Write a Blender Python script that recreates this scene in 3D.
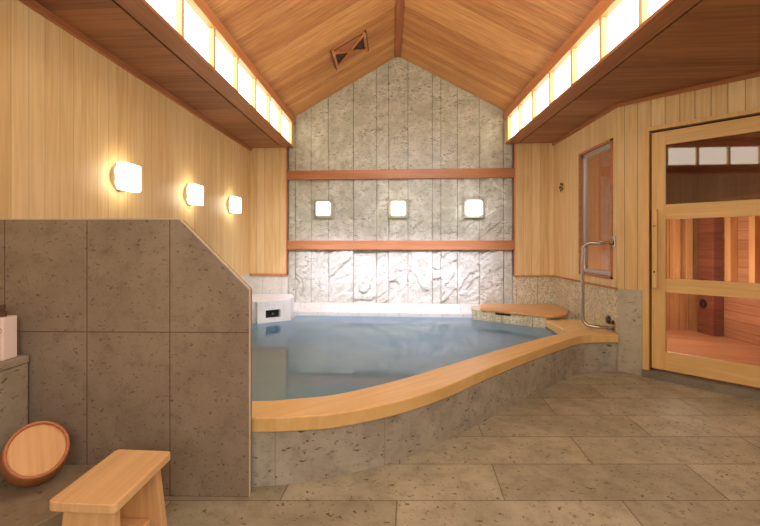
import bpy, bmesh, math, random
from mathutils import Vector, Matrix, noise
from mathutils.geometry import tessellate_polygon
random.seed(4)
scn = bpy.context.scene
for o in list(bpy.data.objects): bpy.data.objects.remove(o)
COL = scn.collection
R = math.radians

# ------------------------------------------------------------------ camera
cam_d = bpy.data.cameras.new('camera'); cam = bpy.data.objects.new('camera', cam_d); COL.objects.link(cam)
YAW = math.atan(33/430)
cam.location = (0, 0, 1.05); cam.rotation_euler = (R(90), 0, YAW)
cam_d.sensor_width = 36; cam_d.lens = 36*430/760
cam_d.shift_x = 22/760; cam_d.shift_y = -20/760
cam_d.clip_start = .02
scn.camera = cam

# ------------------------------------------------------------------ world, lights, exposure
w = bpy.data.worlds.new('world'); scn.world = w; w.use_nodes = True
w.node_tree.nodes['Background'].inputs[0].default_value = (1, .93, .82, 1)
w.node_tree.nodes['Background'].inputs[1].default_value = .3
scn.view_settings.view_transform = 'Standard'; scn.view_settings.look = 'None'
scn.view_settings.gamma = 1; scn.view_settings.use_curve_mapping = False
scn.view_settings.exposure = 0.3

def area(name, loc, target, size, energy, col, spread=180, sy=None):
    d = bpy.data.lights.new(name, 'AREA'); d.energy = energy; d.color = col; d.size = size
    d.spread = R(spread)
    if sy: d.shape = 'RECTANGLE'; d.size_y = sy
    o = bpy.data.objects.new(name, d); COL.objects.link(o); o.location = loc
    o.rotation_euler = (Vector(target)-Vector(loc)).to_track_quat('-Z', 'Y').to_euler(); return o
def point(name, loc, energy, col, r=.08):
    d = bpy.data.lights.new(name, 'POINT'); d.energy = energy; d.color = col; d.shadow_soft_size = r
    o = bpy.data.objects.new(name, d); COL.objects.link(o); o.location = loc; return o
# unseen fill lights, added to brighten the room, the far end and the sauna
area('rear_fill', (0.6, -1.2, 1.7), (0.3, 4, 1.0), 2.6, 40, (1, .94, .86), sy=1.4)  # added fill from behind the camera, no real source there
area('roof_fill', (.08, 2.2, 2.1), (.08, 2.3, 3.2), 1.6, 9, (1, .93, .78), sy=3)  # unseen fill, added to lift the roof slopes
area('overhead_fill', (.3, 1.6, 2.75), (.5, 2.3, 0), 1.3, 15, (1, .95, .86))  # unseen fill from overhead, added without any fixture
area('pool_cool_fill', (.35, 3.2, 2.3), (.1, 5.1, .45), .8, 10, (.78, .83, 1), spread=95)  # cool fill added above the pool, aimed at the lower stone wall
area('pool_wash_fill', (.05, 4.30, 1.42), (.05, 5.1, .60), 2.1, 9, (.72, .70, 1), spread=62, sy=.12)  # added grazing strip, cools and brightens the lower stone; no fixture
area('spout_fill', (-.5, 3.4, 2.2), (-1.35, 5.0, .4), .3, 2, (.84, .87, 1), spread=60)  # small added fill for the spout corner
point('sauna_fill', (2.75, 4.3, .75), 10, (1, .84, .70), .12)  # added fill inside the sauna, stands for no visible lamp
point('sauna_wall_fill', (2.35, 4.75, .6), 3, (1, .80, .60), .08)  # added low fill for the sauna back wall
point('sauna_upper_fill', (2.25, 4.3, 1.75), 7, (1, .86, .70), .1)  # added to brighten the boards behind the interior window

# ------------------------------------------------------------------ helpers
def obj(name, bm, mat=None, parent=None, local=False, smooth=False, bevel=0, seg=2):
    me = bpy.data.meshes.new(name)
    bmesh.ops.recalc_face_normals(bm, faces=bm.faces)
    if parent and not local:
        off = Vector(parent.location); p = parent.parent
        while p: off += p.location; p = p.parent
        for v in bm.verts: v.co -= off
    bm.to_mesh(me); bm.free()
    o = bpy.data.objects.new(name, me); COL.objects.link(o)
    if mat: me.materials.append(mat)
    if parent: o.parent = parent
    if smooth:
        for p in me.polygons: p.use_smooth = True
    if bevel:
        m = o.modifiers.new('bevel', 'BEVEL'); m.width = bevel; m.segments = seg; m.limit_method = 'ANGLE'; m.angle_limit = R(40)
    return o
def tag(o, label, cat, group=None, kind=None):
    o['label'] = label; o['category'] = cat
    if group: o['group'] = group
    if kind: o['kind'] = kind
    return o
def thing(name, label, cat, loc=(0,0,0), rot=(0,0,0), group=None, kind=None):
    o = bpy.data.objects.new(name, None); COL.objects.link(o); o.location = loc; o.rotation_euler = rot
    o.empty_display_size = .1
    if kind == 'structure': o['kind'] = 'structure'; return o
    return tag(o, label, cat, group, kind)
def struct(o): o['kind'] = 'structure'; return o
def box(bm, x0, x1, y0, y1, z0, z1, M=None):
    vs = [Vector((x, y, z)) for x in (x0, x1) for y in (y0, y1) for z in (z0, z1)]
    if M: vs = [M @ v for v in vs]
    v = [bm.verts.new(p) for p in vs]
    for f in ((0,1,3,2),(4,6,7,5),(0,4,5,1),(2,3,7,6),(0,2,6,4),(1,5,7,3)): bm.faces.new([v[i] for i in f])
    return v
def bx(*a, M=None):
    bm = bmesh.new(); box(bm, *a, M=M); return bm
def prism(bm, poly, z0, z1, M=None):
    """poly: list of (x,y)"""
    n = len(poly)
    def mk(z): return [bm.verts.new((M @ Vector((p[0], p[1], z))) if M else (p[0], p[1], z)) for p in poly]
    b, t = mk(z0), mk(z1)
    for tri in tessellate_polygon([[Vector((p[0], p[1], 0)) for p in poly]]):
        bm.faces.new([t[i] for i in tri]); bm.faces.new([b[i] for i in reversed(tri)])
    for i in range(n):
        j = (i+1) % n; bm.faces.new((b[i], b[j], t[j], t[i]))
def prism_ngon(bm, poly, z0, z1, M=None):
    n = len(poly)
    def mk(z): return [bm.verts.new((M @ Vector((p[0], p[1], z))) if M else (p[0], p[1], z)) for p in poly]
    b, t = mk(z0), mk(z1)
    bm.faces.new(t); bm.faces.new(b[::-1])
    for i in range(n):
        j = (i+1) % n; bm.faces.new((b[i], b[j], t[j], t[i]))
def catmull(pts, n=8):
    P = [Vector(p) for p in pts]; P = [2*P[0]-P[1]] + P + [2*P[-1]-P[-2]]; out = []
    for i in range(1, len(P)-2):
        for k in range(n):
            t = k/n
            out.append(.5*((2*P[i]) + (P[i+1]-P[i-1])*t + (2*P[i-1]-5*P[i]+4*P[i+1]-P[i+2])*t*t + (3*P[i]-P[i-1]-3*P[i+1]+P[i+2])*t**3))
    out.append(P[-2]); return out
def tube(bm, pts, r, seg=14, cap=True):
    rings = []
    pts = [Vector(p) for p in pts]; up = Vector((0, 0, 1))
    t0 = (pts[1]-pts[0]).normalized(); nrm = t0.cross(up)
    if nrm.length < .01: nrm = t0.cross(Vector((1, 0, 0)))
    nrm.normalize()
    for i, p in enumerate(pts):
        a = pts[max(i-1, 0)]; b = pts[min(i+1, len(pts)-1)]; t = (b-a).normalized()
        nrm = (nrm - t*nrm.dot(t)).normalized(); bn = t.cross(nrm)
        rings.append([bm.verts.new(p + r*(math.cos(2*math.pi*k/seg)*nrm + math.sin(2*math.pi*k/seg)*bn)) for k in range(seg)])
    for a, b in zip(rings, rings[1:]):
        for k in range(seg): bm.faces.new((a[k], a[(k+1) % seg], b[(k+1) % seg], b[k]))
    if cap: bm.faces.new(rings[0][::-1]); bm.faces.new(rings[-1])
def lathe(bm, prof, seg=32, M=None, close=False):
    """prof (r,z) list; rotates around z"""
    rings = []
    for r, z in prof:
        if r < 1e-5:
            c = Vector((0, 0, z)); rings.append([bm.verts.new(M @ c if M else c)]); continue
        rg = []
        for k in range(seg):
            c = Vector((r*math.cos(2*math.pi*k/seg), r*math.sin(2*math.pi*k/seg), z)); rg.append(bm.verts.new(M @ c if M else c))
        rings.append(rg)
    pairs = list(zip(rings, rings[1:])) + ([(rings[-1], rings[0])] if close else [])
    for a, b in pairs:
        for k in range(seg):
            q = [a[k % len(a)], a[(k+1) % len(a)], b[(k+1) % len(b)], b[k % len(b)]]
            u = []
            for v in q:
                if v not in u: u.append(v)
            if len(u) > 2: bm.faces.new(u)
def rrect(w, h, r, n=6, cx=0, cy=0):
    out = []
    for sx, sy, a0 in ((1, 1, 0), (-1, 1, 90), (-1, -1, 180), (1, -1, 270)):
        for k in range(n+1):
            a = R(a0+90*k/n); out.append((cx+sx*(w/2-r)+r*math.cos(a), cy+sy*(h/2-r)+r*math.sin(a)))
    return out

# ------------------------------------------------------------------ materials
def srgb(r, g, b):
    f = lambda c: (c/255/12.92) if c/255 <= .04045 else ((c/255+.055)/1.055)**2.4
    return (f(r), f(g), f(b), 1)
class NT:
    def __init__(s, name):
        s.m = bpy.data.materials.new(name); s.m.use_nodes = True; s.t = s.m.node_tree
        s.b = s.t.nodes['Principled BSDF']; s.out = s.t.nodes['Material Output']
    def n(s, typ, **kw):
        nd = s.t.nodes.new(typ)
        for k, v in kw.items():
            if k.startswith('i_'): nd.inputs[int(k[2:])].default_value = v
            else: setattr(nd, k, v)
        return nd
    def l(s, a, b): s.t.links.new(a, b)
    def math(s, op, a, b=None, c=None):
        nd = s.n('ShaderNodeMath', operation=op)
        for i, v in enumerate((a, b, c)):
            if v is None: continue
            if isinstance(v, (int, float)): nd.inputs[i].default_value = v
            else: s.l(v, nd.inputs[i])
        return nd.outputs[0]
    def mix(s, f, a, b, mode='MIX'):
        nd = s.n('ShaderNodeMix', data_type='RGBA', blend_type=mode)
        for i, v in ((0, f), (6, a), (7, b)):
            if isinstance(v, (int, float)): nd.inputs[i].default_value = v
            elif isinstance(v, tuple): nd.inputs[i].default_value = v
            else: s.l(v, nd.inputs[i])
        return nd.outputs[2]
    def noise(s, vec, scale, detail=4, rough=.55, dist=0):
        nd = s.n('ShaderNodeTexNoise'); nd.inputs['Scale'].default_value = scale; nd.inputs['Detail'].default_value = detail
        nd.inputs['Roughness'].default_value = rough; nd.inputs['Distortion'].default_value = dist
        s.l(vec, nd.inputs['Vector']); return nd.outputs[0]
    def ramp(s, f, lo, hi):
        nd = s.n('ShaderNodeMapRange', interpolation_type='SMOOTHSTEP'); s.l(f, nd.inputs[0]); nd.inputs[1].default_value = lo; nd.inputs[2].default_value = hi
        return nd.outputs[0]
    def comb(s, x, y, z):
        nd = s.n('ShaderNodeCombineXYZ')
        for i, v in enumerate((x, y, z)):
            if isinstance(v, (int, float)): nd.inputs[i].default_value = v
            else: s.l(v, nd.inputs[i])
        return nd.outputs[0]
    def bump(s, h, strength, dist):
        nd = s.n('ShaderNodeBump'); nd.inputs['Strength'].default_value = strength; nd.inputs['Distance'].default_value = dist
        s.l(h, nd.inputs['Height']); s.l(nd.outputs[0], s.b.inputs['Normal']); return nd

def wood(name, light, dark, grain='Z', across='X', width=0, groove=.0025, rough=.45, rot=(0, 0, 0), var=.5, off=0, gdark=.45):
    """grain runs along one object axis, boards sit side by side along another"""
    s = NT(name); tc = s.n('ShaderNodeTexCoord'); mp = s.n('ShaderNodeMapping'); mp.inputs['Rotation'].default_value = rot
    s.l(tc.outputs['Object'], mp.inputs[0]); sp = s.n('ShaderNodeSeparateXYZ'); s.l(mp.outputs[0], sp.inputs[0])
    ax = {'X': sp.outputs[0], 'Y': sp.outputs[1], 'Z': sp.outputs[2]}
    third = [a for a in 'XYZ' if a not in (grain, across)][0]
    a, g, th = ax[across], ax[grain], ax[third]
    if width:
        q = s.math('DIVIDE', s.math('ADD', a, off), width); idn = s.math('FLOOR', q); fr = s.math('FRACT', q)
        wn = s.n('ShaderNodeTexWhiteNoise', noise_dimensions='1D'); s.l(s.math('ADD', idn, .5), wn.inputs['W']); rnd = wn.outputs['Value']
    else:
        rnd = None
    gg = s.math('MULTIPLY', g, 1.3)
    if rnd is not None: gg = s.math('ADD', gg, s.math('MULTIPLY', rnd, 37))
    fine = s.noise(s.comb(s.math('MULTIPLY', a, 55), s.math('MULTIPLY', gg, 1.6), s.math('MULTIPLY', th, 9)), 1, 5, .6)
    low = s.noise(s.comb(s.math('MULTIPLY', a, 7), s.math('MULTIPLY', gg, .55), s.math('MULTIPLY', th, 1.5)), 1, 3, .5, .3)
    rings = s.math('SINE', s.math('MULTIPLY', low, 34)); rings = s.math('MULTIPLY_ADD', rings, .5, .5)
    f = s.math('ADD', s.math('MULTIPLY', s.ramp(fine, .3, .7), .5), s.math('MULTIPLY', rings, .2))
    if rnd is not None: f = s.math('ADD', f, s.math('MULTIPLY', s.math('SUBTRACT', rnd, .45), var))
    f = s.math('MAXIMUM', s.math('MINIMUM', f, 1), 0)
    c = s.mix(f, light, dark)
    h = s.math('MULTIPLY', fine, .15)
    if width:
        e = groove/width
        d = s.math('MINIMUM', fr, s.math('SUBTRACT', 1, fr)); line = s.math('LESS_THAN', d, e)
        c = s.mix(s.math('MULTIPLY', line, 1-gdark), c, tuple(x*.25 for x in dark[:3])+(1,))
        h = s.math('ADD', h, s.ramp(d, 0, e*1.6))
    s.l(c, s.b.inputs['Base Color']); s.b.inputs['Roughness'].default_value = rough
    s.b.inputs['Specular IOR Level'].default_value = .35
    s.bump(h, .35, .002)
    return s.m

def stone(name, base, light, dark, pit=.5, pitscale=28, rough=.75, joints=(), jw=.003, jcol=None, bump=.5, brick=None, blotch=2.2, spec=.3, diag=.5, speck=0, aniso=2.3, pstr=1.0, veins=0):
    """joints: list of (axis, offset, spacing)"""
    s = NT(name); tc = s.n('ShaderNodeTexCoord'); P = tc.outputs['Object']
    big = s.noise(P, blotch, 4, .6, .4); mid = s.noise(P, 14, 5, .65); fine = s.noise(P, 120, 3, .7)
    c = s.mix(s.ramp(big, .32, .68), base, light)
    c = s.mix(s.math('MULTIPLY', s.ramp(mid, .45, .75), .45), c, dark)
    c = s.mix(s.math('MULTIPLY', s.ramp(fine, .4, .7), .35), c, light)
    mp = s.n('ShaderNodeMapping'); mp.inputs['Rotation'].default_value = (0, R(38)*diag*2, R(30)*diag*2); mp.inputs['Scale'].default_value = (1, 1, aniso)
    s.l(P, mp.inputs[0])
    pn = s.noise(mp.outputs[0], pitscale, 2, .5, .6); pits = s.ramp(pn, .66-.04*pit, .74-.04*pit)
    pn2 = s.noise(mp.outputs[0], pitscale*2.3, 2, .5, .2); pits2 = s.ramp(pn2, .66, .74)
    pt = s.math('MAXIMUM', pits, s.math('MULTIPLY', pits2, .7))
    c = s.mix(s.math('MULTIPLY', pt, pstr*.75*min(1, pit*1.5)), c, tuple(x*.35 for x in dark[:3])+(1,))
    if veins:
        vn = s.noise(mp.outputs[0], 5, 6, .6, 1.2); vv = s.math('ABSOLUTE', s.math('SUBTRACT', vn, .5))
        vm = s.math('MULTIPLY', s.math('SUBTRACT', 1, s.ramp(vv, .0, .018)), s.ramp(s.noise(P, 6, 2), .45, .62))
        c = s.mix(s.math('MULTIPLY', vm, veins), c, tuple(x*.5 for x in dark[:3])+(1,))
    if speck:
        sn = s.noise(P, 75, 3, .7); c = s.mix(s.math('MULTIPLY', s.ramp(sn, .5, .58), speck), c, tuple(x*.6 for x in dark[:3])+(1,))
    h = s.math('ADD', s.math('MULTIPLY', mid, .5), s.math('MULTIPLY', fine, .25)); h = s.math('SUBTRACT', h, pt)
    sp = s.n('ShaderNodeSeparateXYZ'); s.l(P, sp.inputs[0]); ax = {'X': sp.outputs[0], 'Y': sp.outputs[1], 'Z': sp.outputs[2]}
    line = None
    tone = None
    for a, o, w in joints:
        fr = s.math('FRACT', s.math('ADD', s.math('DIVIDE', s.math('SUBTRACT', ax[a], o), w), 100.0))
        d = s.math('MINIMUM', fr, s.math('SUBTRACT', 1, fr)); ln = s.math('LESS_THAN', d, jw/w)
        line = ln if line is None else s.math('MAXIMUM', line, ln)
    if brick:
        bw, rh, ox, oy = brick
        vY = s.math('SUBTRACT', s.math('MULTIPLY', ax['Y'], .9971), s.math('MULTIPLY', ax['X'], .0765)); uX = s.math('SUBTRACT', ax['X'], s.math('MULTIPLY', ax['Y'], .05))
        row = s.math('DIVIDE', s.math('SUBTRACT', vY, oy), rh); rid = s.math('FLOOR', row); rf = s.math('FRACT', row)
        wn = s.n('ShaderNodeTexWhiteNoise', noise_dimensions='1D'); s.l(s.math('ADD', rid, .5), wn.inputs['W'])
        xo = s.math('MULTIPLY', s.math('FLOORED_MODULO', rid, 2.0), .48)
        colq = s.math('ADD', s.math('DIVIDE', s.math('SUBTRACT', uX, ox), bw), s.math('ADD', xo, s.math('MULTIPLY', wn.outputs[0], .03)))
        cid = s.math('FLOOR', colq); cf = s.math('FRACT', colq)
        d1 = s.math('MULTIPLY', s.math('MINIMUM', rf, s.math('SUBTRACT', 1, rf)), rh); d2 = s.math('MULTIPLY', s.math('MINIMUM', cf, s.math('SUBTRACT', 1, cf)), bw)
        line = s.math('LESS_THAN', s.math('MINIMUM', d1, d2), jw)
        w2 = s.n('ShaderNodeTexWhiteNoise', noise_dimensions='2D'); s.l(s.comb(s.math('ADD', cid, .5), s.math('ADD', rid, .5), 0), w2.inputs['Vector'])
        c = s.mix(s.math('MULTIPLY', w2.outputs[0], .4), c, dark)
    if line is not None:
        c = s.mix(s.math('MULTIPLY', line, .75), c, jcol or tuple(x*.35 for x in dark[:3])+(1,)); h = s.math('SUBTRACT', h, s.math('MULTIPLY', line, 1.5))
    s.l(c, s.b.inputs['Base Color']); s.b.inputs['Roughness'].default_value = rough; s.b.inputs['Specular IOR Level'].default_value = spec
    s.bump(h, bump, .004)
    return s.m
def plain(name, col, rough=.5, metal=0, emit=0, ecol=None):
    s = NT(name); s.b.inputs['Base Color'].default_value = col; s.b.inputs['Roughness'].default_value = rough; s.b.inputs['Metallic'].default_value = metal
    tc = s.n('ShaderNodeTexCoord'); nz = s.noise(tc.outputs['Object'], 60, 3); s.bump(nz, .05, .001)
    if emit: s.b.inputs['Emission Color'].default_value = ecol or col; s.b.inputs['Emission Strength'].default_value = emit
    return s.m

HL, HD = srgb(232, 201, 148), srgb(208, 168, 108)
M_wall_x = wood('cypress_boards_x', HL, HD, 'Z', 'X', .095, gdark=.65)
M_wall_y = wood('cypress_boards_y', HL, HD, 'Z', 'Y', .095, gdark=.6, var=.45, groove=.002)
M_soff = wood('cedar_soffit', srgb(174, 118, 76), srgb(122, 76, 44), 'X', 'Y', .105, groove=.0015, var=.8)
M_roof = wood('cedar_roof', srgb(210, 152, 90), srgb(166, 104, 52), 'X', 'Y', .105, groove=.0018, var=.8)
M_trim_x = wood('trim_wood_x', srgb(186, 124, 76), srgb(150, 90, 50), 'X', 'Z')
M_trim_y = wood('trim_wood_y', srgb(190, 126, 80), srgb(150, 90, 54), 'Y', 'Z')
M_trim_z = wood('trim_wood_z', srgb(206, 140, 90), srgb(172, 104, 62), 'Z', 'X')
M_mull = wood('mullion_wood', srgb(236, 206, 150), srgb(212, 170, 108), 'Z', 'Y')
M_cop = wood('coping_cypress', srgb(236, 198, 134), srgb(216, 168, 102), 'X', 'Y', rot=(0, 0, R(-42)), rough=.35)
M_bench = wood('bench_wood', srgb(222, 166, 104), srgb(196, 134, 76), 'X', 'Y', rot=(0, 0, R(15)), rough=.35)
M_stool = wood('stool_wood', srgb(240, 200, 146), srgb(218, 170, 116), 'Y', 'X', rough=.4)
M_stool_leg = wood('stool_leg_wood', srgb(236, 192, 140), srgb(212, 160, 108), 'Z', 'X', rough=.4)
M_door = wood('door_wood_h', srgb(232, 192, 128), srgb(208, 162, 98), 'X', 'Z')
M_door_v = wood('door_wood_v', srgb(232, 192, 128), srgb(208, 162, 98), 'Z', 'X')
M_buck = wood('bucket_staves', srgb(200, 134, 84), srgb(166, 100, 58), 'Z', 'X')
M_buckrim = wood('bucket_rim', srgb(206, 136, 94), srgb(176, 104, 66), 'X', 'Y')
M_buckbase = wood('bucket_base', srgb(240, 190, 134), srgb(222, 166, 108), 'Y', 'X', .07, groove=.0005, var=.2, gdark=.85)
M_sauna_h = wood('sauna_boards', srgb(204, 152, 118), srgb(166, 112, 84), 'Y', 'Z', .09, groove=.003)
M_sauna_v = wood('sauna_boards_upright', srgb(216, 168, 120), srgb(180, 124, 82), 'Z', 'X', .10, groove=.003)
M_sauna_floor = wood('sauna_floor', srgb(214, 160, 120), srgb(178, 122, 86), 'X', 'Y', .12, groove=.003, rot=(0, 0, R(20)))
M_post = wood('sauna_post_wood', srgb(232, 184, 130), srgb(204, 148, 96), 'Z', 'X')

M_part = stone('partition_stone', srgb(140, 124, 106), srgb(158, 142, 122), srgb(98, 84, 68), pit=.8, pitscale=62, aniso=1.5, pstr=.7, joints=(('X', -.335, .348), ('Z', 0, .68)), jw=.0022, jcol=srgb(96, 64, 46))
M_cap = stone('partition_edge_stone', srgb(200, 186, 160), srgb(214, 200, 176), srgb(170, 154, 130), pit=.3)
M_floor = stone('floor_stone', srgb(164, 154, 130), srgb(188, 178, 152), srgb(110, 100, 78), pit=.75, pitscale=52, brick=(.911, .2895, .40, 1.753), jw=.003, jcol=srgb(108, 92, 72), rough=.55, blotch=4.5)
M_base = stone('pool_base_stone', srgb(162, 154, 138), srgb(184, 178, 162), srgb(100, 92, 76), pit=.7, joints=(('X', -.50, .47),), jw=.002, jcol=srgb(150, 138, 118), blotch=4)
M_back = stone('split_stone', srgb(178, 175, 154), srgb(206, 202, 184), srgb(120, 118, 98), pit=.7, pitscale=24, bump=1.0, blotch=6, aniso=3.2, pstr=.7, veins=.9)
M_smooth = stone('smooth_stone', srgb(206, 202, 188), srgb(218, 214, 202), srgb(176, 172, 154), pit=.35, joints=(('X', .1, .235),), jw=.0015, jcol=srgb(150, 144, 124))
M_speck = stone('speckled_stone', srgb(206, 194, 160), srgb(222, 212, 182), srgb(156, 140, 102), pit=.6, pitscale=40, joints=(('X', 1.68, .24), ('Y', 4.08, .42)), jw=.002, speck=.6, blotch=9)
M_pillar = stone('pillar_stone', srgb(176, 168, 146), srgb(190, 182, 160), srgb(142, 132, 108), pit=.5, pitscale=24)
M_white_stone = stone('pale_spout_stone', srgb(232, 230, 226), srgb(240, 238, 234), srgb(206, 202, 196), pit=.15, blotch=6)
M_counter = stone('counter_stone', srgb(156, 144, 124), srgb(172, 160, 140), srgb(112, 100, 82), pit=.8, pitscale=26)
M_ledge = stone('ledge_stone', srgb(146, 128, 102), srgb(158, 140, 114), srgb(110, 94, 74), pit=.4)
M_basin = stone('basin_stone', srgb(120, 140, 140), srgb(134, 154, 152), srgb(100, 120, 120), pit=.2)
M_dark = plain('recess_shade', srgb(28, 22, 18), .7)  # near-black colour stands in for shade inside gaps and recesses
M_black = plain('black_plastic', srgb(24, 22, 22), .35)
M_steel = plain('stainless_steel', srgb(186, 180, 170), .25, 1)
M_alu = plain('aluminium', srgb(196, 190, 184), .4, .8)
M_glow = plain('lit_paper_pane', srgb(255, 250, 236), .6, emit=3.2, ecol=srgb(255, 247, 228))
M_lamp = plain('lamp_glass', srgb(255, 252, 244), .3, emit=6.5, ecol=srgb(255, 243, 218))
M_lamp2 = plain('lamp_glass_soft', srgb(255, 252, 244), .3, emit=2.2, ecol=srgb(255, 246, 230))
M_lamp4 = plain('lamp_glass_medium', srgb(255, 252, 244), .3, emit=4.5, ecol=srgb(255, 244, 222))
M_lamp3 = plain('lamp_glass_bright', srgb(255, 252, 250), .3, emit=9, ecol=srgb(245, 246, 255))
M_bottle = plain('pink_white_plastic', srgb(246, 226, 218), .45)
M_pump = plain('smoky_pump', srgb(96, 74, 58), .2)
M_mark = plain('printed_mark', srgb(120, 84, 70), .6)
M_front = plain('pale_plaster', srgb(206, 190, 160), .8)
M_track = stone('threshold_stone', srgb(122, 114, 98), srgb(136, 128, 112), srgb(88, 80, 66), pit=.3)

s = NT('clear_glass'); s.b.inputs['Roughness'].default_value = 0
g1 = s.n('ShaderNodeBsdfTransparent'); g1.inputs[0].default_value = (.93, .90, .86, 1); g2 = s.n('ShaderNodeBsdfGlossy'); g2.inputs['Roughness'].default_value = .01
fr = s.n('ShaderNodeFresnel'); fr.inputs[0].default_value = 1.5; mx = s.n('ShaderNodeMixShader')
s.l(s.math('MULTIPLY', fr.outputs[0], .7), mx.inputs[0]); s.l(g1.outputs[0], mx.inputs[1]); s.l(g2.outputs[0], mx.inputs[2]); s.l(mx.outputs[0], s.out.inputs[0]); M_glass = s.m
s = NT('smoked_glass')
g1 = s.n('ShaderNodeBsdfTransparent'); g1.inputs[0].default_value = (.38, .31, .27, 1); g2 = s.n('ShaderNodeBsdfGlossy'); g2.inputs['Roughness'].default_value = .02
fr = s.n('ShaderNodeFresnel'); fr.inputs[0].default_value = 1.5; mx = s.n('ShaderNodeMixShader')
s.l(s.math('MULTIPLY', fr.outputs[0], 2.8), mx.inputs[0]); s.l(g1.outputs[0], mx.inputs[1]); s.l(g2.outputs[0], mx.inputs[2]); s.l(mx.outputs[0], s.out.inputs[0]); M_smoke = s.m
# hot-spring water: cloudy blue body under a clear glossy surface
s = NT('bath_water'); tc = s.n('ShaderNodeTexCoord')
big = s.noise(tc.outputs['Object'], 1.2, 3, .5); cw = s.mix(s.ramp(big, .3, .7), srgb(122, 172, 206), srgb(150, 190, 208))
df = s.n('ShaderNodeBsdfDiffuse'); s.l(cw, df.inputs[0]); tr = s.n('ShaderNodeBsdfTransparent'); tr.inputs[0].default_value = (.62, .78, .80, 1)
m1 = s.n('ShaderNodeMixShader'); m1.inputs[0].default_value = .62; s.l(tr.outputs[0], m1.inputs[1]); s.l(df.outputs[0], m1.inputs[2])
gl = s.n('ShaderNodeBsdfGlossy'); gl.inputs['Roughness'].default_value = .06
bp = s.n('ShaderNodeBump'); bp.inputs['Strength'].default_value = .12; bp.inputs['Distance'].default_value = .004
s.l(s.noise(tc.outputs['Object'], 5, 2, .5), bp.inputs['Height']); s.l(bp.outputs[0], gl.inputs['Normal'])
fr = s.n('ShaderNodeFresnel'); fr.inputs[0].default_value = 1.33; s.l(bp.outputs[0], fr.inputs['Normal'])
m2 = s.n('ShaderNodeMixShader'); s.l(fr.outputs[0], m2.inputs[0]); s.l(m1.outputs[0], m2.inputs[1]); s.l(gl.outputs[0], m2.inputs[2]); s.l(m2.outputs[0], s.out.inputs[0]); M_water = s.m

# ------------------------------------------------------------------ room dimensions
XL, XR, YB, YN, ZS = -1.70, 1.858, 5.08, 5.11, 2.195      # side walls, return panels, stone wall, soffit height
NX0, NX1 = -1.237, 1.408                                  # stone niche
CL, CR = -1.171, 1.324                                    # clerestory planes
RX, RZ, EZL, EZR = .08, 3.262, 2.56, 2.575                 # ridge and eaves
Y0 = -1.4                                                 # wall behind the camera
WZ = .677                                                 # bottom of the boarding
A = Vector((1.858, 3.69, 0)); c45 = math.cos(R(45))
XF, YF = A.x+1.9*c45, A.y-1.9*c45                          # far end of the angled wall

# floor
bm = bmesh.new(); prism(bm, [(XL-.1, Y0-.1), (XF+.1, Y0-.1), (XF+.1, YF), (A.x+.06, A.y), (A.x+.02, YN+.1), (XL-.1, YN+.1)], -.10, 0)
# keep the basin open: floor slab sits below the basin bottom
floor = struct(obj('floor', bm, M_floor))

# side walls
bm = bx(XL-.1, XL, Y0, YN+.05, WZ, ZS+.01); wl = struct(obj('wall_left', bm, M_wall_y))
bm = bx(XL-.1, XL, Y0, YN+.05, 0, WZ); obj('stone_dado', bm, M_smooth, wl)
bm = bx(XL, XL+.022, Y0, YB, ZS-.035, ZS); struct(obj('trim_5', bm, M_trim_y))
# right wall with window opening: Y 3.79..4.40, z .735..1.93
wy0, wy1, wz0, wz1 = 3.765, 4.40, .745, 1.93
bm = bmesh.new()
for a in ((wy1, YN+.05, WZ, ZS+.01), (A.y, wy0, WZ, ZS+.01), (wy0, wy1, WZ, wz0), (wy0, wy1, wz1, ZS+.01)): box(bm, XR, XR+.06, *a)
wr = struct(obj('wall_right', bm, M_wall_y))
obj('stone_dado', bx(XR, XR+.06, A.y, YN+.05, 0, WZ), M_speck, wr)
# angled wall (local frame: x along the wall, y into the wall)
WR = (0, 0, R(-45))
wa = thing('wall_angled', '', '', A, WR, kind='structure')
bm = bmesh.new(); box(bm, 0, .181, 0, .06, WZ, ZS+.01); box(bm, .181, 1.1, 0, .06, 1.955, ZS+.01); box(bm, 1.1, 1.9, 0, .06, 0, ZS+.01)
obj('boarding', bm, wood('cypress_boards_angled', HL, HD, 'Z', 'X', .092, gdark=.4, groove=.003, off=.04), wa, local=True)
obj('stone_pillar', bx(0, .181, 0, .06, 0, WZ), M_pillar, wa, local=True)
obj('crown_strip', bx(0, 1.9, -.018, 0, ZS-.028, ZS), M_trim_x, wa, local=True)
# far right and front walls, behind the camera
struct(obj('wall_far_right', bx(XF, XF+.1, Y0, YF, 0, ZS+.01), M_wall_y))
struct(obj('wall_front', bx(XL-.1, XF+.1, Y0-.1, Y0, 0, 3.4), M_front))

# return panels beside the niche
def ret(x0, x1, side, dm):
    o = struct(obj('wall_return_'+side, bx(x0, x1, YB, YN+.05, WZ, ZS+.01), M_wall_x))
    obj('stone_dado', bx(x0, x1, YB+.004, YN+.05, 0, WZ), dm, o)
    return o
wrl = ret(XL, NX0, 'left', M_smooth); wrr = ret(NX1, XR, 'right', M_speck)
bm = bmesh.new(); box(bm, NX0-.018, NX0, YB-.012, YN+.03, WZ-.005, ZS-.001); box(bm, XL, NX0, YB-.012, YB, WZ-.022, WZ+.006); struct(obj('trim_3', bm, M_trim_z))
bm = bmesh.new(); box(bm, NX1, NX1+.018, YB-.012, YN+.03, WZ-.005, ZS-.001); box(bm, NX1, XR, YB-.010, YB, WZ-.012, WZ+.004); struct(obj('trim_4', bm, M_trim_z))
struct(obj('trim_6', bx(XR-.012, XR, A.y, YB, WZ-.012, WZ+.004), M_trim_y))
struct(obj('trim_8', bx(XR-.02, XR, A.y, YB, ZS-.03, ZS), M_trim_y))

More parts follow.
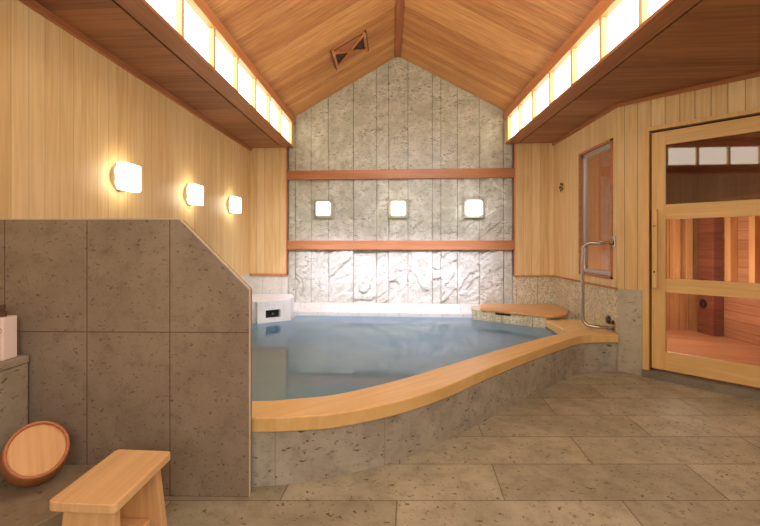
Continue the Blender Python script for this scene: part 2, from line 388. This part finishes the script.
# split-faced stone wall, one mesh of displaced panels
J = [NX0, -1.152, -.957, -.745, -.445, -.169, -.027, .2, .487, .584, .775, 1.027, 1.306, NX1]
def roofz(x): return RZ - (RX-x)*(RZ-EZL)/(RX-CL) if x < RX else RZ - (x-RX)*(RZ-EZR)/(CR-RX)
def ridg(x, z, sd):
    u = x*.8+z*.6; v = -x*.6+z*.8
    a = 1-abs(noise.noise(Vector((u*2.0, v*7.0, sd)))*2)
    b = 1-abs(noise.noise(Vector((u*6, v*12, sd+9)))*2)
    c = noise.noise(Vector((x*30, z*30, sd)))
    f = noise.noise(Vector((x*3.5, z*3.5, sd*3)))
    t = noise.noise(Vector((u*1.7+f*.5, v*3.4, sd+3)))*3.2 + c*.10; bs = math.floor(t); fr_ = t-bs
    q = max(0, min(1, (fr_-.86)/.14)); terr = bs + q*q*(3-2*q) - fr_*.25
    return terr*.42 + max(0, a-.55)*.5 + b*.12 + c*.10 + f*.3
bm = bmesh.new()
bands = ((.24, 1.02, .044), (1.03, 1.86, .022), (1.87, None, .010))
for bi, (z0, z1, amp) in enumerate(bands):
    for ci, (xa, xb) in enumerate(zip(J, J[1:])):
        edge = ci in (0, len(J)-2)
        nx = max(3, int((xb-xa)/.010)); nz = 84
        am = amp*(.15 if edge else random.uniform(.7, 1.1)); sd = ci*7.3 if bi < 2 else ci*5.1+40
        tilt = random.uniform(-.3, .3)
        grid = []
        for i in range(nx+1):
            x = xa+.0018+(xb-xa-.0036)*i/nx; top = z1 if z1 else (roofz(x)+.01 if CL-.01 < x < CR+.01 else ZS+.03); col = []
            for k in range(nz+1):
                z = z0+(top-z0)*k/nz
                d = am*ridg(x, z, sd) + am*tilt*(i/nx-.5)
                e = min(i, nx-i)/nx*(xb-xa)
                if e < .004: d = -.006
                d = max(-.030, min(.036, d))
                col.append(bm.verts.new((x, YN-.004-d, z)))
            grid.append(col)
        for i in range(nx):
            for k in range(nz): bm.faces.new((grid[i][k], grid[i+1][k], grid[i+1][k+1], grid[i][k+1]))
wb = struct(obj('wall_back', bm, M_back, smooth=True))
obj('wall_core', bx(NX0, NX1, YN+.032, YN+.1, 0, 3.25), plain('joint_grout', srgb(84, 78, 62), .9), wb)
obj('base_course', bx(NX0, NX1, YN-.04, YN+.01, .2, .335), M_smooth, wb)
# wooden rails across the stone
struct(obj('trim_1', bx(NX0, NX1, YN-.055, YN+.01, 1.805, 1.912), M_trim_x, bevel=.003))
struct(obj('trim_2', bx(NX0, NX1, YN-.055, YN+.01, .972, 1.08), M_trim_x, bevel=.003))

# roof slopes, ridge, soffits
def slope(xe, ze):
    bm = bmesh.new()
    vs = [(xe, ze), (RX, RZ), (RX, RZ+.06), (xe, ze+.06)]
    a = [bm.verts.new((x, Y0, z)) for x, z in vs]; b = [bm.verts.new((x, YN+.1, z)) for x, z in vs]
    bm.faces.new(a); bm.faces.new(b[::-1])
    for i in range(4): bm.faces.new((a[i], b[i], b[(i+1) % 4], a[(i+1) % 4]))
    return bm
struct(obj('ceiling_left', slope(CL, EZL), M_roof)); struct(obj('ceiling_right', slope(CR, EZR), M_roof))
bm = bmesh.new(); box(bm, RX-.034, RX-.022, Y0, YN-.03, RZ-.034, RZ-.008); box(bm, RX+.022, RX+.034, Y0, YN-.03, RZ-.034, RZ-.008); box(bm, RX-.022, RX+.022, Y0, YN-.03, RZ-.028, RZ-.006)
struct(obj('trim_7', bm, wood('ridge_wood', srgb(176, 104, 62), srgb(130, 70, 40), 'Y', 'X')))
bm = bx(XL-.05, CL-.145, Y0, YN+.03, ZS, ZS+.02); struct(obj('ceiling_soffit_left', bm, M_soff))
bm = bmesh.new(); prism(bm, [(CR+.145, Y0), (XF+.05, Y0), (XF+.05, YF), (XR+.05, A.y+.05), (XR+.05, YN+.03), (CR+.145, YN+.03)], ZS, ZS+.02)
struct(obj('ceiling_soffit_right', bm, M_soff))

def clerestory(n, xc, sgn, ys, ze):
    """sgn -1: panes lie to the left of the opening"""
    w = thing('window_%d' % n, '', '', (xc, 0, 2.2), kind='structure')
    o = lambda a, b: (min(xc+sgn*a, xc+sgn*b), max(xc+sgn*a, xc+sgn*b))
    bm = bmesh.new(); box(bm, *o(0, .128), Y0, YN, ZS-.002, ZS+.012); box(bm, *o(0, .06), Y0, YN, ZS+.012, ZS+.018)
    obj('sill_board', bm, wood('sill_wood%d' % n, srgb(182, 124, 84), srgb(142, 88, 56), 'Y', 'X'), w)
    bm = bmesh.new(); box(bm, *o(-.012, .05), Y0, YN, 2.474, ze); obj('head_board', bm, wood('head_wood%d' % n, srgb(212, 146, 94), srgb(178, 108, 62), 'Y', 'Z'), w)
    obj('end_post', bx(*o(-.004, .05), 4.985, YN, ZS+.012, 2.474), M_mull, w)
    prev = Y0
    for y in ys+[4.985]:
        p = bx(*o(.035, .04), prev+.002, y-.002, ZS+.02, 2.472); obj('pane', p, M_glow, w)
        if y < 4.9: obj('mullion', bx(*o(.0, .045), y-.016, y+.016, ZS+.0185, 2.4735), M_mull, w)
        prev = y
    obj('light_box_back', bx(*o(.10, .11), Y0, YN, ZS+.02, 2.62), M_front, w)
    return w
clerestory(1, CL, -1, [2.345+.4375*k for k in range(-8, 6)], EZL)
clerestory(2, CR, 1, [2.40+.4375*k for k in range(-8, 6)], EZR)
obj('shadow_gap', bx(CL-.148, CL-.1275, Y0, YN, ZS+.0125, ZS+.019), M_dark, bpy.data.objects['window_1'])  # dark strips colour in the shade between sill board and soffit
obj('shadow_gap', bx(CR+.1275, CR+.148, Y0, YN, ZS+.0125, ZS+.019), M_dark, bpy.data.objects['window_2'])

# ------------------------------------------------------------------ sauna behind the glass
SX, SY, SZ = 3.44, 5.05, 2.15
o45 = lambda s_, d: (A.x+s_*c45+d*c45, A.y-s_*c45+d*c45)
bm = bmesh.new(); prism(bm, [(XR+.06, A.y+.05), o45(.0, .061), o45(1.9, .061), (SX, YF+.1), (SX, SY), (XR+.06, SY)], .03, .08)
struct(obj('floor_sauna', bm, M_sauna_floor))
struct(obj('wall_sauna_right', bx(SX, SX+.05, YF-.1, SY+.05, .0, SZ+.05), M_sauna_h))
struct(obj('wall_sauna_back', bx(XR+.06, SX, SY, SY+.05, .0, SZ+.05), M_sauna_v))
bm = bmesh.new(); prism(bm, [(XR+.06, A.y+.08), o45(1.9, .06), (SX+.05, YF+.1), (SX+.05, SY+.05), (XR+.06, SY+.05)], SZ, SZ+.04)
struct(obj('ceiling_sauna', bm, M_sauna_h))
h = thing('sauna_heater', 'dark red-brown heater cabinet with two black vents in the far corner of the sauna', 'heater', (3.34, 4.87, .08))
obj('cabinet', bx(3.335, 3.435, 4.73, 4.965, .08, 1.35), wood('heater_boards', srgb(150, 92, 76), srgb(112, 62, 50), 'Y', 'Z', .09), h, bevel=.006)
for z in (.40, .62):
    bm = bmesh.new()
    lathe(bm, [(0, 0), (.045, 0), (.045, .014), (.036, .018), (0, .018)], 20, Matrix.Translation((3.335, 4.87, z)) @ Matrix.Rotation(R(-90), 4, 'Y'))
    obj('vent_knob', bm, M_black, h)
def backrest(label, loc, rz, xs, L):
    t = thing('slatted_guard', label, 'guard', loc, (0, 0, rz), group='wooden post guards on the sauna walls')
    for x in xs: obj('post', bx(x-.035, x+.035, -.07, 0, .55, 1.47), M_post, t, local=True, bevel=.004)
    obj('top_rail', bx(0, L, -.08, -.0, 1.47, 1.51), M_post, t, local=True, bevel=.004)
    return t
backrest('lit wooden post guard on the far sauna wall beside the heater cabinet', (2.62, SY, 0), 0, [.24, .515, .645], .68)
backrest('wooden post guard along the right-hand sauna wall, nearer the door', (SX, 4.70, 0), R(-90), [.11, .40, .70, 1.0], 1.2)

# ------------------------------------------------------------------ sauna door (local frame of the angled wall)
dr = thing('door_1', '', '', A, WR, kind='structure')
D = lambda n, a, m=M_door, **k: obj(n, bx(*a), m, dr, local=True, **k)
bm = bmesh.new(); box(bm, .181, .224, -.012, .06, 0, 1.955); box(bm, 1.075, 1.118, -.012, .06, 0, 1.955); box(bm, .224, 1.075, -.012, .06, 1.925, 1.955)
obj('jamb_frame', bm, M_door_v, dr, local=True, bevel=.002)
obj('shadow_gap', bx(.224, 1.075, .045, .058, 1.90, 1.925), M_dark, dr, local=True)  # dark fillers paint the shade in the groove around the door
obj('shadow_gap', bx(.224, .237, .04, .058, .03, 1.90), M_dark, dr, local=True)
D('stile', (.237, .328, .008, .042, .075, 1.908), M_door_v, bevel=.002); D('stile', (.97, 1.062, .008, .042, .075, 1.908), M_door_v, bevel=.002)
D('rail', (.328, .97, .008, .042, 1.803, 1.908), bevel=.002); D('rail', (.328, .97, .008, .042, 1.233, 1.345), bevel=.002)
D('rail', (.328, .97, .008, .042, .672, .778), bevel=.002); D('rail', (.328, .97, .008, .042, .075, .218), bevel=.002)
D('pane', (.328, .97, .022, .027, 1.345, 1.803), M_smoke); D('pane', (.328, .97, .022, .027, .778, 1.233), M_glass); D('pane', (.328, .97, .022, .027, .218, .672), M_glass)
hd = D('handle', (.256, .288, -.055, -.025, .705, 1.31), M_door_v, bevel=.004)
for z in (.83, 1.18):
    bm = bmesh.new(); tube(bm, [(.272, -.058, z), (.272, .01, z)], .008); obj('mount', bm, M_steel, hd, local=True)
struct(obj('trim_9', bx(.181, 1.9, -.03, .06, 0, .055), M_track))
bpy.data.objects['trim_9'].location = A; bpy.data.objects['trim_9'].rotation_euler = WR
# interior window
wn = thing('window_3', '', '', (XR, 4.08, wz0), kind='structure')
bm = bmesh.new()
for a in ((wy0, wy0+.022, wz0, wz1), (wy1-.022, wy1, wz0, wz1), (wy0, wy1, wz0, wz0+.022), (wy0, wy1, wz1-.022, wz1)): box(bm, XR-.012, XR+.058, *a)
obj('wood_frame', bm, M_trim_y, wn)
bm = bmesh.new(); y0, y1, z0, z1 = wy0+.023, wy1-.023, wz0+.023, wz1-.023
for a in ((y0, y0+.035, z0, z1), (y1-.035, y1, z0, z1), (y0, y1, z0, z0+.035), (y0, y1, z1-.035, z1)): box(bm, XR+.012, XR+.05, *a)
obj('metal_frame', bm, M_alu, wn)
obj('pane', bx(XR+.028, XR+.033, y0+.035, y1-.035, z0+.035, z1-.035), M_glass, wn)

# ------------------------------------------------------------------ pool
ZC, ZW = .302, .22
outer = catmull([(-1.695, 1.801), (-1.1, 1.801), (-.75, 1.801), (-.583, 1.803), (-.40, 1.832), (-.224, 1.885), (.043, 2.05), (.293, 2.284), (.562, 2.6), (.909, 2.984), (1.335, 3.42), (1.45, 3.53), (1.54, 3.60), (1.66, 3.645), (1.852, 3.66)], 6)
inner = catmull([(-1.695, 1.99), (-1.1, 1.99), (-.653, 1.997), (-.45, 2.045), (-.253, 2.127), (.049, 2.37), (.342, 2.667), (.72, 3.05), (1.189, 3.496), (1.481, 3.735)], 6) + [Vector((1.49, 4.107)), Vector((1.497, 4.305)), Vector((1.60, 4.365))]
pool = thing('bathing_pool', 'curved sunken-style hot bath with pale cypress coping and stone sides', 'bath', (0, 3.4, 0))
poly = [(p.x, p.y) for p in outer] + [(1.852, 4.365)] + [(p.x, p.y) for p in reversed(inner)]
bm = bmesh.new(); prism_ngon(bm, poly, ZC-.066, ZC); obj('coping', bm, M_cop, pool, bevel=.007, seg=3)
bo = catmull([(-1.695, 1.81), (-.75, 1.81), (-.581, 1.815), (-.382, 1.862), (-.115, 1.99), (.043, 2.095), (.171, 2.20), (.512, 2.545), (.727, 2.785), (1.206, 3.29), (1.42, 3.50), (1.55, 3.62), (1.70, 3.675), (1.855, 3.685)], 6)
bi_ = [(p.x-.0, p.y-.03) for p in inner[:-3]]+[(1.50, 3.74), (1.505, 4.30)]
bm = bmesh.new(); prism(bm, [(p.x, p.y) for p in bo]+[(1.855, 4.30)]+[tuple(p) for p in reversed(bi_)], 0, ZC-.0665)
obj('stone_side', bm, M_base, pool)
wpoly = [(-1.698, 1.97)] + [(p.x, p.y-.015) for p in inner[1:-3]] + [(1.495, 3.74), (1.498, 4.30), (.967, 4.708), (.880, 4.732), (.922, 4.862), (-1.09, 4.862), (-1.085, 4.80), (-1.07, 4.55), (-1.372, 4.322), (XL+.002, 4.445)]
bm = bmesh.new(); prism(bm, wpoly, .004, .03); obj('basin_bottom', bm, M_basin, pool)
bm = bmesh.new(); box(bm, NX0-.0, .92, 4.87, 5.068, .03, .262); obj('back_step', bm, M_smooth, pool, bevel=.004)
bm = bmesh.new(); prism(bm, wpoly, ZW-.004, ZW)
tag(obj('pool_water', bm, M_water), 'still cloudy blue hot-spring water filling the curved bath', 'water')

# corner bench in the pool
b = thing('corner_bench', 'low stone bench with a wooden top in the far right corner of the bath', 'bench', (1.4, 4.7, 0))
bm = bmesh.new(); prism(bm, [(.885, 4.74), (.97, 4.715), (1.50, 4.31), (1.70, 4.45), (1.853, 4.50), (1.853, 5.066), (.93, 5.066)], .03, .324); obj('stone_block', bm, M_speck, b)
bm = bmesh.new(); prism_ngon(bm, [(.955, 4.70), (1.48, 4.31), (1.55, 4.285), (1.62, 4.30), (1.69, 4.35), (1.76, 4.44), (1.81, 4.55), (1.853, 4.68), (1.853, 5.066), (1.03, 5.066)], .325, .350); obj('wooden_top', bm, M_bench, b, bevel=.005)
M = Matrix.Translation((.97, 4.715, 0)) @ Matrix.Rotation(math.atan2(4.31-4.715, 1.50-.97), 4, 'Z')
obj('overflow_slot', bx(.16, .32, -.006, .002, .300, .318, M=M), M_black, b)

# water spout block, left back corner
sp_ = thing('water_spout', 'pale stone spout box with a dark mouth at the left back corner of the bath', 'spout', (-1.3, 4.7, .03))
P1, P2 = Vector((-1.37, 4.33)), Vector((-1.075, 4.56)); 
foot = [P1, P2, Vector((-1.09, 4.80)), Vector((-1.18, 5.066)), Vector((XL+.004, 5.066)), Vector((XL+.004, 4.45))]
dirv = (P2-P1); L = dirv.length; ang = math.atan2(dirv.y, dirv.x)
M = Matrix.Translation((P1.x, P1.y, 0)) @ Matrix.Rotation(ang, 4, 'Z')
# front wall with an opening, plus body behind it
bm = bmesh.new(); ox0, ox1, oz0, oz1 = L*.24, L*.68, .262, .348
th = .06
for a in ((0, ox0, .03, .44), (ox1, L, .03, .44), (ox0, ox1, .03, oz0), (ox0, ox1, oz1, .44)): box(bm, a[0], a[1], 0, th, a[2], a[3], M=M)
obj('front_slab', bm, M_white_stone, sp_)
bk = [M @ Vector((0, th, 0)), M @ Vector((L, th, 0))]
bm = bmesh.new(); prism(bm, [(bk[0].x, bk[0].y), (bk[1].x, bk[1].y), (-1.10, 4.80), (-1.18, 5.066), (XL+.004, 5.066), (XL+.004, 4.45)], .03, .44)
obj('body', bm, M_white_stone, sp_)
obj('dark_mouth', bx(ox0, ox1, th-.012, th-.004, oz0, oz1, M=M), M_dark, sp_)
bm = bmesh.new(); tube(bm, [M @ Vector(((ox0+ox1)/2, th-.01, .31)), M @ Vector(((ox0+ox1)/2, .012, .305))], .013); obj('nozzle', bm, M_steel, sp_)

# ------------------------------------------------------------------ partition
p = thing('partition_wall', 'brown stone-tiled partition wall with a sloping top corner beside the bath', 'wall', (-.58, 1.738, 0), (0, 0, .058))
def xz(bm, pts, y0, y1):
    a = [bm.verts.new((x, y0, z)) for x, z in pts]; b_ = [bm.verts.new((x, y1, z)) for x, z in pts]
    bm.faces.new(a); bm.faces.new(b_[::-1])
    for i in range(len(pts)): bm.faces.new((a[i], b_[i], b_[(i+1) % len(pts)], a[(i+1) % len(pts)]))
bm = bmesh.new(); xz(bm, [(XL+.002, 0), (-.5855, 0), (-.5855, .856), (-.876, 1.147), (XL+.002, 1.147)], 1.738, 1.786); obj('tiled_face', bm, M_part, p)
bm = bmesh.new(); xz(bm, [(-.5853, 0), (-.5805, 0), (-.5805, .860), (-.873, 1.152), (XL+.002, 1.152), (XL+.002, 1.1472), (-.876, 1.1472), (-.5853, .856)], 1.737, 1.75); obj('edge_strip', bm, M_cap, p)

# counter, ledge
ct = thing('wash_counter', 'mottled grey stone wash counter block against the left edge', 'counter', (-1.62, 1.3, 0))
obj('base_block', bx(XL+.002, -1.495, .6, 1.668, .0, .555), M_counter, ct, bevel=.004)
obj('top_slab', bx(XL+.002, -1.490, .6, 1.669, .556, .588), M_counter, ct, bevel=.006)
bm = bmesh.new(); prism(bm, [(-1.494, .55), (-1.36, .55), (-1.25, 1.2), (-1.20, 1.36), (-1.13, 1.707), (-1.494, 1.68)], 0, .075)
prism(bm, [(-1.494, .55), (-1.30, .55), (-1.19, 1.2), (-1.157, 1.313), (-1.123, 1.40), (-1.085, 1.55), (-1.07, 1.707), (-1.494, 1.68)], .075, .13)
tag(obj('floor_ledge', bm, M_ledge, bevel=.004), 'low raised stone ledge under the wooden bucket, at the foot of the partition', 'ledge')

# bottle
bt = thing('soap_bottle', 'pinkish white square pump bottle standing on the stone counter', 'bottle', (-1.557, 1.606, .588))
bm = bmesh.new(); prism_ngon(bm, rrect(.084, .07, .008), 0, .168); obj('container', bm, M_bottle, bt, local=True, bevel=.003)
bm = bmesh.new(); lathe(bm, [(0, .168), (.020, .168), (.020, .186), (.012, .188), (.012, .196), (.016, .198), (.016, .214), (0, .214)], 24); box(bm, -.045, -.008, -.006, .006, .203, .213)
obj('pump', bm, M_pump, bt, local=True, smooth=False)
bm = bmesh.new()
lathe(bm, [(.0095, 0), (.0105, 0), (.0105, .0008), (.0095, .0008)], 28, Matrix.Translation((.0285, -.0352, .118)) @ Matrix.Rotation(R(90), 4, 'X'), close=True)
Mk = Matrix.Translation((.0285, -.0358, .118))
tube(bm, [Mk @ Vector((.006, 0, .007)), Mk @ Vector((-.003, 0, 0)), Mk @ Vector((.002, 0, -.006))], .0006, 6)
tube(bm, [Mk @ Vector((-.003, 0, 0)), Mk @ Vector((-.007, 0, -.001))], .0006, 6)
obj('round_mark', bm, M_mark, bt, local=True)

# wooden bucket leaning on its rim
n = Vector((math.sin(R(46))*math.cos(R(32)), -math.cos(R(46))*math.cos(R(32)), math.sin(R(32))))
cen = Vector((-1.311, 1.504, .284))
zq = n.to_track_quat('Z', 'Y')
DEP = .115
bk = thing('bath_bucket', 'round wooden wash bucket tipped over, showing its pale recessed base', 'bucket', cen - n*DEP, (0, 0, 0))
bk.rotation_mode = 'QUATERNION'; bk.rotation_quaternion = zq
ro, ri, rt = .101, .088, .110     # outer radius at the base, inner, outer radius at the mouth
bm = bmesh.new(); lathe(bm, [(rt-.001, 0), (rt, .004), (ro+.004, DEP*.6), (ro, DEP-.004), (ro-.001, DEP-.002), (ri+.003, DEP-.004), (ri, DEP-.012), (ri+.004, DEP-.03), (rt-.011, .002)], 48, close=True)
obj('stave_wall', bm, M_buck, bk, local=True, smooth=True)
bm = bmesh.new(); lathe(bm, [(ri+.0015, DEP-.0035), (ri+.003, DEP+.001), (ro-.003, DEP+.001), (ro-.0005, DEP-.003)], 48); obj('base_rim', bm, M_buckrim, bk, local=True, smooth=True)
bm = bmesh.new(); lathe(bm, [(0, DEP-.026), (ri+.002, DEP-.026), (ri+.002, DEP-.010), (0, DEP-.010)], 48); obj('base_disc', bm, M_buckbase, bk, local=True)

# stool
st = thing('bath_stool', 'small pale wooden bath stool with rounded corners in the foreground', 'stool', (-.891, 1.334, 0))
bm = bmesh.new(); prism_ngon(bm, rrect(.207, .322, .016), .272, .30); obj('seat', bm, M_stool, st, local=True, bevel=.003)
for sy in (-1, 1):
    bm = bmesh.new(); wt, wb_ = .078, .098
    pts = [(-wt, .2715), (-wb_, 0), (-wb_+.035, 0), (-.04, .03), (.04, .03), (wb_-.035, 0), (wb_, 0), (wt, .2715)]
    yt, yb, t_ = sy*.112, sy*.135, .016
    f_ = []
    for s_ in (-1, 1):
        f_.append([bm.verts.new((x, yb+(yt-yb)*z/.272+s_*t_, z)) for x, z in pts])
    bm.faces.new(f_[0]); bm.faces.new(f_[1][::-1])
    for i in range(len(pts)): j = (i+1) % len(pts); bm.faces.new((f_[0][i], f_[1][i], f_[1][j], f_[0][j]))
    obj('leg', bm, M_stool_leg, st, local=True, bevel=.004, seg=3)
obj('stretcher', bx(-.055, .055, -.108, .108, .060, .086), M_stool, st, local=True, bevel=.003)

# ------------------------------------------------------------------ wall lamps
def lamp(label, loc, rz, mat, group, disc):
    t = thing('wall_lamp', label, 'lamp', loc, (0, 0, rz), group=group)
    if disc:
        bm = bmesh.new(); lathe(bm, [(0, 0), (.088, 0), (.088, .022), (.075, .034), (0, .034)], 40, Matrix.Rotation(R(90), 4, 'X'))
    else:
        bm = bmesh.new(); prism_ngon(bm, rrect(.222, .222, .006), 0, .010, M=Matrix.Rotation(R(90), 4, 'X'))
    obj('back_plate', bm, M_alu if disc else M_plate, t, local=True)
    bm = bmesh.new(); prism_ngon(bm, rrect(.165 if disc else .158, .165 if disc else .158, .010), .0345 if disc else .0105, .095 if disc else .075, M=Matrix.Rotation(R(90), 4, 'X'))
    obj('diffuser', bm, mat, t, local=True, bevel=.006 if disc else .003, seg=3)
    return t
M_plate = plain('grey_plate', srgb(132, 128, 112), .5, .1)
gl_ = 'square wall lamps on the left boarding'
lamp('glowing square lamp on the left board wall, nearest the viewer', (XL, 2.575, 1.46), R(90), M_lamp, gl_, True)
lamp('glowing square lamp on the left board wall, middle of its three', (XL, 3.50, 1.455), R(90), M_lamp, gl_, True)
lamp('glowing square lamp on the left board wall, closest to the stone wall', (XL, 4.43, 1.45), R(90), M_lamp, gl_, True)
gb = 'square lamps on the stone wall'
YL = YN-.028
lamp('dimmer square lamp between the rails of the stone wall, on its left side', (-.80, YL, 1.455), 0, M_lamp2, gb, False)
lamp('square lamp at the centre of the stone wall between the two rails', (.082, YL, 1.452), 0, M_lamp4, gb, False)
lamp('brightest square lamp on the stone wall, casting a white halo on its right side', (.958, YL, 1.452), 0, M_lamp3, gb, False)

# ------------------------------------------------------------------ ceiling vent
k = math.atan((RZ-EZL)/(RX-CL)); vx = -.415
vt = thing('ceiling_vent', 'small wooden vent with crossed bars in the left ceiling slope', 'vent', (vx, 4.28, roofz(vx)), (0, -k, 0))
hw, hl = .178, .165
M_vent_shade = wood('vent_shade_wood', srgb(110, 62, 38), srgb(80, 44, 26), 'Y', 'X')  # shade of the end bars put into a darker wood colour
obj('dark_backing', bx(-hw, hw, -hl, hl, -.008, -.002), plain('vent_dark', srgb(70, 38, 24), .7), vt, local=True)
bm = bmesh.new()
for sg in (-1, 1):
    pts = [(-hw*.93, sg*hl), (hw*.93, sg*hl), (0, sg*.012)]
    prism(bm, pts if sg < 0 else pts[::-1], -.012, -.0085)
obj('infill', bm, wood('vent_infill', srgb(176, 112, 70), srgb(140, 82, 48), 'X', 'Y'), vt, local=True)
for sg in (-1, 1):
    obj('end_bar_shade', bx(sg*(hw+.012)-.006, sg*(hw+.012)+.006, -hl-.035, hl+.035, -.03, -.002), M_vent_shade, vt, local=True)  # dark bar stands in for the shaded face of the end bar
    obj('end_bar', bx(sg*(hw-.006)-.0115, sg*(hw-.006)+.0115, -hl-.02, hl+.02, -.035, -.002), M_roof, vt, local=True, bevel=.002)
    a = math.atan2(sg*hl, hw); Lc = math.hypot(hw, hl)-.014
    obj('cross_bar', bx(-Lc, Lc, -.010, .010, -.026-.003*sg, -.0125, M=Matrix.Rotation(a, 4, 'Z')), M_roof, vt, local=True)

# ------------------------------------------------------------------ handrail, wall fittings
hr = thing('handrail', 'bent stainless steel grab rail rising from the coping by the sauna corner', 'handrail', (1.75, 3.80, ZC))
w0, w1 = Vector((1.846, 3.742)), Vector((1.65, 3.85)); dv = (w1-w0).normalized()
def rail_arc(z, up):
    c = w1-dv*.07; out = []
    for i in range(9):
        a = R(90*i/8); out.append((c.x+dv.x*.07*math.sin(a), c.y+dv.y*.07*math.sin(a), z+up*.07*(1-math.cos(a))))
    return out
ptsr = [(w0.x, w0.y, .338)] + rail_arc(.338, 1) + list(reversed(rail_arc(1.05, -1))) + [(w0.x, w0.y, 1.05)]
bm = bmesh.new(); tube(bm, ptsr, .0145, 16); obj('tube', bm, M_steel, hr, smooth=True)
for z in (.338, 1.05):
    obj('wall_plate', bx(XR-.010, XR-.0005, 3.72, 3.765, z-(.035 if z > .5 else .03), z+.055), M_steel, hr, bevel=.002)
def fitting(label, name, y, z, r):
    t = thing(name, label, 'fitting', (XR, y, z), (0, R(-90), 0), group=None)
    bm = bmesh.new(); lathe(bm, [(0, 0), (r, 0), (r, .008), (r*.86, .008), (r*.84, .004), (0, .004)], 28); obj('ring', bm, M_steel, t, local=True, smooth=False)
    bm = bmesh.new(); lathe(bm, [(0, .0045), (r*.8, .0045), (r*.72, .016), (0, .020)], 20); obj('core', bm, M_black, t, local=True)
    return t
fitting('larger round dark inlet low on the stone wall beside the grab rail', 'wall_inlet', 3.825, .395, .040)
fitting('smaller round knob low on the stone wall at the foot of the grab rail', 'water_valve', 3.745, .385, .020)
rv = thing('round_vent', 'small round pierced vent on the right boards beside the narrow window', 'vent', (XR, 4.84, 1.66), (0, R(-90), 0))
bm = bmesh.new(); lathe(bm, [(0, 0), (.062, 0), (.060, .006), (0, .009)], 36); obj('cover', bm, plain('vent_cream', srgb(206, 178, 130), .5), rv, local=True)
for q in range(5):
    a = R(90+72*q); bm = bmesh.new(); lathe(bm, [(0, .0020), (.0155, .0020), (.0155, .0125), (0, .0125)], 16, Matrix.Translation((.036*math.cos(a), .036*math.sin(a), 0))); obj('hole', bm, M_black, rv, local=True)
bm = bmesh.new(); lathe(bm, [(0, .0070), (.010, .0070), (.010, .0135), (0, .0135)], 16); obj('hole', bm, M_black, rv, local=True)
